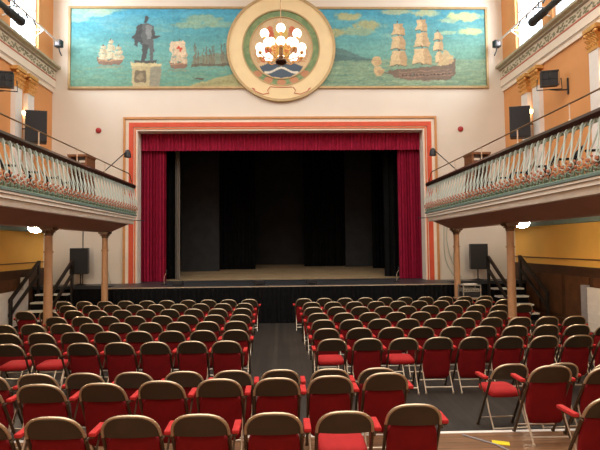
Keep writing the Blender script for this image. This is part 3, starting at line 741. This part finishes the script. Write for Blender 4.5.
    m = MB(); m.lathe([(.04, .10), (.08, .05), (.095, -.03), (.10, -.11), (.07, -.12)], 14, (-sx*.02, .95, .90)); m.build('lamp_head', W['black'], t, smooth=True)
    # projector clamp under the gallery end
    t = thing('end_clamp', 'small black clamp and rod poking from the gallery end, %s side' % SIDE[sx], 'clamp', (sx*4.45, YE+.12, 2.99), 0, 'gallery end clamps')
    m = MB(); m.box(-.07, .07, -.1, .06, -.05, .06); m.build('body', W['black'], t)
    m = MB(); m.tube([(0, 0, 0), (-sx*.5, .04, -.01)], .012, 6); m.build('rod', W['black'], t)

# ------------------------------------------------------------------ chandelier
ch = thing('chandelier', 'tiered brass chandelier with glowing white globes hanging before the medallion', 'chandelier', (0.01, 11.0, 6.50))
m = MB(); m.lathe([(.01, -.02), (.10, .0), (.14, .05), (.12, .10), (.05, .14), (.035, .5), (.08, .56), (.035, .62), (.03, .95), (.01, 1.0)], 20); m.build('hub', W['bronze'], ch, smooth=True)
m = MB(); m.tube([(0, 0, .95), (0, 0, 4.98)], .012, 6); m.lathe([(.12, 4.93), (.05, 4.98), (.05, 4.995)], 16); m.build('suspension_rod', W['brass'], ch)
def globe(a, R, z, r, zarm):
    c, s = math.cos(a), math.sin(a)
    m = MB(); m.tube([(c*.05, s*.05, zarm), (c*R*.4, s*R*.4, zarm-.10), (c*R*.8, s*R*.8, zarm-.06), (c*R, s*R, z-r-.03)], .012, 6)
    m.lathe([(.02, -.04), (.05, 0), (.045, .03)], 10, (c*R, s*R, z-r-.01)); m.tube([(c*R*.3, s*R*.3, zarm-.08), (c*R*.45, s*R*.45, zarm+.04), (c*R*.6, s*R*.6, zarm+.02), (c*R*.55, s*R*.55, zarm-.04)], .009, 5)
    arm = m.build('arm', W['gold'], ch, smooth=True)
    m = MB(); m.ball((c*R, s*R, z), r, 16); m.build('globe', W['globe'], arm, smooth=True)
for k in range(10): globe(2*PI*(k+.5)/10, .51, .33, .106, .18)
for k in range(5): globe(2*PI*k/5-PI/2, .40, .68, .106, .52)

# ------------------------------------------------------------------ PA speakers, steps, rack
for sx in (-1, 1):
    X0 = -6.29 if sx < 0 else 6.21
    t = thing('loudspeaker', 'black loudspeaker cabinet raised on pole at the %s side of stage' % SIDE[sx], 'loudspeaker', (X0, 14.95, 1.41), sx*-.12, 'stage loudspeakers')
    m = MB(); m.prism([(-.27, -.2), (.27, -.2), (.2, .22), (-.2, .22)], 'z', 0, .80); m.build('cabinet', W['black'], t, bevel=.012)
    m = MB(); m.box(-.25, .25, -.215, -.2, .03, .77); m.build('grille', W['grille'], t)
    t = thing('speaker_stand', 'black pole stand carrying loudspeaker at the %s side of stage' % SIDE[sx], 'stand', (X0, 14.95, 1.055), 0, 'speaker stands')
    m = MB(); m.tube([(0, 0, .05), (0, 0, .355)], .02, 8); m.build('pole', W['black'], t)
    m = MB(); m.lathe([(.17, 0), (.17, .02), (.03, .05)], 18); m.build('base', W['black'], t)
    # steps
    t = thing('steps', 'black stage steps with pale nosings between rails at the %s side' % SIDE[sx], 'steps', (sx*6.90, 14.60, 0), 0, 'stage steps')
    for k, (zt, y0) in enumerate(((.85, 14.32), (.64, 14.04), (.43, 13.76), (.21, 13.48))):
        m = MB(); m.box(-.46, .46, y0-14.6, y0+.28-14.6, zt-.045, zt); m.build('tread', W['tread'], t)
        m = MB(); m.box(-.44, .44, y0+.02-14.6, y0+.28-14.6, 0, zt-.045); m.build('riser', W['blackcloth'], t)
    for xo, lab in ((-.50*sx, 'inner'), (.50*sx, 'outer')):
        r = thing('handrail', 'dark sloping handrail on the %s edge of the steps, %s side' % ('aisle' if lab == 'inner' else 'wall', SIDE[sx]), 'handrail', (sx*6.90+xo, 14.6, 0), 0, 'step handrails')
        m = MB(); m.box(-.03, .03, -.05, .05, 0, 1.80); m.build('post', W['blackrail'], r)
        m = MB(); m.box(-.03, .03, -1.5, -1.41, 0, .82); m.build('post', W['blackrail'], r)
        def slope(dz, th):
            m = MB(); z0, z1 = .84+dz, 1.84+dz
            m.prism([(-1.52, z0-th), (-.02, z1-th), (.05, z1-th), (.05, z1), (-.02, z1), (-1.52, z0)], 'x', -.035, .035); return m
        slope(0, .09).build('top_rail', W['blackrail'], r)
        slope(-.40, .08).build('middle_rail', W['blackrail'], r)
    # white ramp panel by the wall
    t = thing('side_barrier', 'low white panelled barrier standing along the dado on the %s side' % SIDE[sx], 'barrier', (sx*7.50, 11.7, 0), 0, 'white barriers')
    if sx > 0:
        m = MB(); m.box(-.04, .04, -3.4, -.22, .05, 1.12)
        for zz in (.28, .5, .72, .94): m.box(-.05, -.04, -3.4, -.22, zz, zz+.012)
        m.build('panel', W['white'], t)
        m = MB(); m.box(-.07, .04, -.22, -.02, 0, 1.16); m.build('post', W['greypost'], t)
    else:
        m = MB(); m.box(-.04, .04, -2.6, 2.2, .05, .95); m.box(-.07, .04, -2.6, 2.2, .95, 1.02); m.build('panel', W['white'], t)
        for yy, hh in ((2.45, 1.38), (.6, 1.1), (-.9, 1.1)): m = MB(); m.box(-.06, .04, yy-.25, yy, 0, hh); m.build('post', W['white'], t)

tb = thing('equipment_table', 'low tan table holding grey rack and papers before the stage', 'table', (5.15, 12.98, 0))
m = MB(); m.box(-.38, .38, -.2, .25, .70, .73); m.build('table_top', W['tan'], tb)
for a in (-.35, .33):
    for b in (-.17, .2): m = MB(); m.box(a, a+.03, b, b+.03, 0, .70); m.build('leg', W['black'], tb)
rk = thing('equipment_rack', 'open metal-framed equipment rack on the tan table beside the column', 'rack', (5.15, 12.98, .73))
m = MB()
for a in (-.25, .225):
    for b in (-.17, .19): m.box(a, a+.025, b, b+.025, 0, .36)
for zz in (0, .335): m.box(-.225, .225, -.17, -.145, zz, zz+.025); m.box(-.225, .225, .19, .215, zz, zz+.025); m.box(-.25, -.225, -.145, .19, zz, zz+.025); m.box(.225, .25, -.145, .19, zz, zz+.025)
m.build('frame', W['alum'], rk)
m = MB(); m.box(-.22, .22, -.14, .185, .03, .15); m.build('amplifier', W['black'], rk)
m = MB(); m.box(-.22, .22, -.13, .185, .17, .26); m.build('mixer', W['alum'], rk)
m = MB()
for k in range(6): m.lathe([(.012, 0), (.012, -.012)], 8, (-.18+k*.07, -.13, .215), axis='y')
m.build('knob', W['black'], rk)
pp = MB(); pp.box(-.18, .16, -.12, .1, 0, .012); pp.box(-.12, .2, -.08, .14, .012, .02); o = pp.build('paper_stack', W['paper']); o.location = (5.15, 13.0, 1.092); tag(o, 'loose white papers lying on top of the equipment rack', 'papers')

def cable(name, pts, r, lab, mt='cable'):
    # smooth through points
    P = [Vector(p) for p in pts]; out = []
    for i in range(len(P)-1):
        p0 = P[max(0, i-1)]; p1 = P[i]; p2 = P[i+1]; p3 = P[min(len(P)-1, i+2)]
        for k in range(6):
            t = k/6; out.append(.5*((2*p1)+(p2-p0)*t+(2*p0-5*p1+4*p2-p3)*t*t+(3*p1-p0-3*p2+p3)*t**3))
    out.append(P[-1]); m = MB(); m.tube(out, r, 6); o = m.build(name, W[mt], smooth=True); tag(o, lab, 'cable', 'hanging cables')
cable('hanging_cable', [(5.30, 15.33, 3.0), (5.28, 15.33, 2.2), (5.35, 15.33, 1.6), (5.62, 15.3, 1.1)], .014, 'grey-green cable nearest the arch, hanging from the galleon gallery end'.replace('nearest', 'next to'))
cable('hanging_cable', [(5.42, 15.3, 3.0), (5.36, 15.3, 2.4), (5.5, 15.3, 1.7), (5.8, 15.25, 1.1)], .014, 'middle one of three grey-green cables hanging by the galleon side arch')
cable('hanging_cable', [(5.55, 15.33, 3.0), (5.62, 15.33, 2.3), (5.58, 15.33, 1.7), (5.66, 15.3, 1.1)], .014, 'grey-green cable hanging closest to the column on the galleon side')
cable('hanging_cable', [(-5.35, 15.33, 3.05), (-5.7, 15.33, 2.2), (-5.6, 15.33, 1.5), (-5.5, 15.33, 1.07)], .012, 'slack cable on the white wall beside the statue side column')
cable('wall_conduit', [(-6.40, 15.37, 3.2), (-6.40, 15.37, 1.065)], .014, 'thin dark conduit running down the white wall behind the loudspeaker', 'blackrail')

# yellow tape on platform
m = MB(); m.box(-.085, .085, -.045, .045, 0, .004); o = m.build('yellow_tape', W['yellow']); o.location = (2.27, 5.0, PZ+.001); o.rotation_euler = (0, 0, -.35); tag(o, 'short strip of yellow tape on the brown platform floor', 'tape')
m = MB(); m.tube([(1.95, 5.22, PZ+.008), (2.2, 4.95, PZ+.008), (2.35, 4.6, PZ+.008)], .008, 6); o = m.build('floor_cable', W['greypost']); tag(o, 'thin grey cable running across the platform beside the yellow tape', 'cable')

# ------------------------------------------------------------------ chairs
def frame_y(z): return .20-(z/.82)*.45       # plane of the leaning tube frame
SEATUP, SEATDN, PARTS = {}, {}, {}
def chair_proto(down, both, dark=False):
    Wd = dict(W)
    if dark: Wd.update(red=W['blackcloth'], redarm=W['blackcloth'], redseat=W['blackcloth'], tube=W['tubedark'])
    return chair_build(down, both, Wd)
def chair_build(down, both, W):
    t = thing('folding_chair', 'x', 'chair', (0, 0, -20), 0, 'folding auditorium chairs')
    hw = .217; pts = []
    zs_ = .645; top = .831
    # arch (superellipse) above zs_
    A = []
    for k in range(0, 17):
        a = PI*k/16; cx_ = math.copysign(abs(math.cos(a))**.70, math.cos(a)); A.append((hw*cx_, zs_+(top-zs_)*abs(math.sin(a))**.80))
    arch_pts = [(x, frame_y(z), z) for x, z in A]
    m = MB(); m.tube(arch_pts, .0125, 8); m.build('backrest_frame', W['tube'], t, smooth=True)
    # pressed metal back panel, slightly curved
    m = MB(); n = len(A); v = []; f = []
    inner = [(x*.955, zs_+(z-zs_)*.965) for x, z in A]
    rowsn = 5
    low = .640
    for side, off in ((0, -.010), (1, .004)):
        for x, z in inner:
            for j in range(rowsn+1):
                zz = low+(z-low)*j/rowsn; b = .03*(1-(x/hw)**2); v.append((x, frame_y(zz)+off-b*.9+.012, zz))
    R = rowsn+1; Nn = n*R
    for i in range(n-1):
        for j in range(rowsn):
            a = i*R+j; f.append((a, a+R, a+R+1, a+1)); f.append((Nn+a, Nn+a+1, Nn+a+R+1, Nn+a+R))
        f.append((i*R, Nn+i*R, Nn+(i+1)*R, (i+1)*R)); f.append((i*R+rowsn, (i+1)*R+rowsn, Nn+(i+1)*R+rowsn, Nn+i*R+rowsn))
    m.add(v, f); m.build('backrest', W['chairmetal'], t, smooth=True)
    # front padding of the backrest
    m = MB(); v = []; f = []
    pad = [(x*.86, .655+(z-zs_)*.80) for x, z in A]
    for side, off in ((0, .006), (1, .032)):
        for x, z in pad:
            for zz in (.645, z): v.append((x*(1 if side == 0 else .95), frame_y(zz)+off-.027*(1-(x/hw)**2)+.012, zz))
    n2 = len(pad)
    for i in range(n2-1):
        a = 2*i; f += [(a, a+1, a+3, a+2), (2*n2+a, 2*n2+a+2, 2*n2+a+3, 2*n2+a+1), (a+1, 2*n2+a+1, 2*n2+a+3, a+3), (a, a+2, 2*n2+a+2, 2*n2+a)]
    m.add(v, f); m.build('back_pad', W['red'], t, smooth=True)
    for s in (-1, 1):
        m = MB(); m.tube([(s*hw, frame_y(.65), .65), (s*hw, frame_y(.43), .43), (s*hw, frame_y(.015), .015)], .0145, 8); m.lathe([(.02, 0), (.02, .02), (.015, .03)], 8, (s*hw, frame_y(0), 0)); m.build('leg', W['tubedark'], t, smooth=True)
        m = MB(); m.tube([(s*(hw-.014), frame_y(.40)+.01, .40), (s*(hw-.014), -.07, .25), (s*(hw-.014), -.205, .015)], .0105, 8); m.lathe([(.016, 0), (.016, .02), (.012, .03)], 8, (s*(hw-.014), -.205, 0)); m.build('leg', W['steel'], t, smooth=True)
    m = MB(); m.tube([(-(hw-.012), -.168, .08), (hw-.012, -.168, .08)], .013, 8); m.build('crossbar', W['steel'], t, smooth=True)
    m = MB(); m.tube([(-hw, frame_y(.10), .10), (hw, frame_y(.10), .10)], .010, 8); m.build('crossbar', W['steel'], t, smooth=True)
    # seat
    def cushion(w, d, th):
        m = MB(); n = 12; v = []; f = []
        # rounded superellipse outline in (x,u), domed thickness
        ring_ = []
        for k in range(28):
            a = 2*PI*k/28; ring_.append((w*math.copysign(abs(math.cos(a))**.35, math.cos(a)), d*math.copysign(abs(math.sin(a))**.35, math.sin(a))))
        L = [(.90, -th*.5), (1.0, -th*.25), (1.0, th*.2), (.94, th*.42), (.75, th*.56), (.4, th*.62)]
        for sc, h in L:
            for x, u in ring_: v.append((x*sc, u*sc, h))
        K = 28
        for i in range(len(L)-1):
            for k in range(K): f.append((i*K+k, i*K+(k+1) % K, (i+1)*K+(k+1) % K, (i+1)*K+k))
        f.append(tuple(range(K-1, -1, -1))); f.append(tuple((len(L)-1)*K+k for k in range(K)))
        m.add(v, f); return m
    if down:
        m = cushion(.196, .185, .075); o = m.build('seat', W['redseat'], t, smooth=True); o.location = (0, .075, .455); o.rotation_euler = (.05, 0, 0)
    else:
        m = cushion(.205, .240, .065); o = m.build('seat', W['red'], t, smooth=True)
        # tipped up: lies in the plane of the leaning frame, underside to the rear
        zc = .412; o.location = (0, -.075, zc); o.rotation_euler = (PI/2+.20, 0, 0)
    # armrests
    for s in ((-1, 1) if both else (1,)):
        m = MB(); m.box(-.028, .028, -.115, .12, -.014, .018); ar = m.build('armrest', W['redarm'], t, smooth=True, bevel=.009); ar.location = (s*.264, -.03, .655)
        b = MB(); b.tube([(-s*.036, -.15, -.03), (-s*.02, -.09, -.02)], .009, 6); b.tube([(-s*.01, .10, -.016), (-s*.03, .10, -.12), (-s*.04, .04, -.25)], .009, 6); b.box(-.014, .014, -.11, .12, -.024, -.012)
        br = b.build('arm_bracket', W['tubedark'], ar); br.location = (0, 0, 0)
    return t
PROT = {}
def chair(x, ytop, z, label, down=False, both=False, rz=0., dark=False):
    k = (down, both, dark); loc = (x, ytop+.25*math.cos(rz), z)
    if k not in PROT:
        PROT[k] = chair_proto(down, both, dark); r = PROT[k]; r.location = loc; r.rotation_euler = (0, 0, rz); r['label'] = label
    else:
        r = dup(PROT[k], loc, rz, label)
    return r
ORD = ['first', 'second', 'third', 'fourth', 'fifth', 'sixth', 'seventh', 'eighth', 'ninth', 'tenth', 'eleventh']
ROWS = [  # back-top Y, statue-side first x, count, galleon-side first x, count, name
    (12.39, -.880, 10, .564, 10, 'row against the stage'),
    (11.57, -.933, 9, .701, 10, 'second row from the stage'),
    (10.62, -.929, 10, .673, 10, 'third row from the stage'),
    (9.683, -.869, 8, .717, 8, 'fourth row from the stage'),
    (8.817, -.876, 9, .740, 10, 'fifth row from the stage'),
    (7.915, -.801, 8, .738, 10, 'sixth row from the stage'),
    (7.019, -.827, 8, .734, 9, 'seventh row, along the cross gangway')]
P_ = .53
rj = random.Random(12)
for ri, (Y, xl, nl, xr, nr, rn) in enumerate(ROWS):
    for side, x0, n in ((-1, xl, nl), (1, xr, nr)):
        for k in range(n):
            x = x0+side*P_*k
            if abs(abs(x)-4.94) < .24 and abs(Y+.25-10.08) < .34: continue
            down = (ri == 6 and ((side < 0 and k in (5, 6)) or (side > 0 and k in (0, 2))))
            both = (side > 0 and k == 0) or (side < 0 and k == n-1)
            lab = '%s folding chair, %s side block, %s, %s from the aisle' % ('seat-down' if down else 'tipped-up', SIDE[side], rn, ORD[k])
            chair(x+rj.uniform(-.012, .012), Y+rj.uniform(-.015, .015), 0.0, lab, down, both, rj.uniform(-.03, .03))
# cross rows by the platform
RP = [(5.35, 0.0, [-3.27, -2.74, -2.21, -1.67, -1.12, -.58, -.04, .53, 1.065], 'row on the dark floor right before the platform'.replace('right ', '')),
      (4.57, PZ, [-2.86, -2.28, -1.70, -1.16, -.62, -.07, .455, 1.015], 'front row of the platform'),
      (3.63, PZ, [-2.31, -1.74, -1.17, -.64, -.08, .47, 1.045], 'rear row of the platform')]
for pi_, (Y, z, xs_, rn) in enumerate(RP):
    for k, x in enumerate(xs_):
        yy = Y
        if pi_ == 1: yy = {0: 4.5, 1: 4.50, 2: 4.50, 3: 4.54}.get(k, 4.57 if k < 6 else (4.61 if k == 6 else 4.68))
        if pi_ == 2 and k == 6: yy = 3.76
        down = (pi_ == 2 and k == 5)
        q = len(xs_)-1-k
        lab = '%s folding chair, %s, %s in from the gap' % ('seat-down' if down else 'tipped-up', rn, ORD[q])
        chair(x, yy, z, lab, down, k == 0, rj.uniform(-.03, .03) if not (pi_ == 2 and k == 6) else -.04)
chair(2.61, 5.42, 0, 'seat-down folding chair standing alone beyond the gap on dark floor', True, True, .05)
chair(3.20, 5.42, 0, 'tipped-up folding chair on dark floor beside the lone seat-down chair', False, False, .03)
chair(3.76, 5.40, 0, 'tipped-up folding chair on dark floor, second past the lone seat-down chair', False, False, .05)
chair(2.77, 4.84, PZ, 'tipped-up folding chair on platform edge beside the yellow tape', False, True, -.02)
chair(3.30, 4.76, PZ, 'tipped-up folding chair on platform, next past the one by yellow tape', False, False, .03)
chair(2.69, 3.84, PZ, 'tipped-up folding chair on platform behind the one by yellow tape', False, True, .03)
chair(3.25, 3.77, PZ, 'tipped-up folding chair on platform at the outer end of rear row', False, False, .1)
# chairs on the galleries
for sx in (-1, 1):
    for k, y in enumerate((6.6, 7.4, 8.2, 9.0, 9.8, 10.6, 11.4)):
        chair(sx*5.1, y, 3.10, 'dark folding chair on the %s side gallery, %s from its stage end' % (SIDE[sx], ORD[6-k]), False, False, sx*PI/2*.8, True)
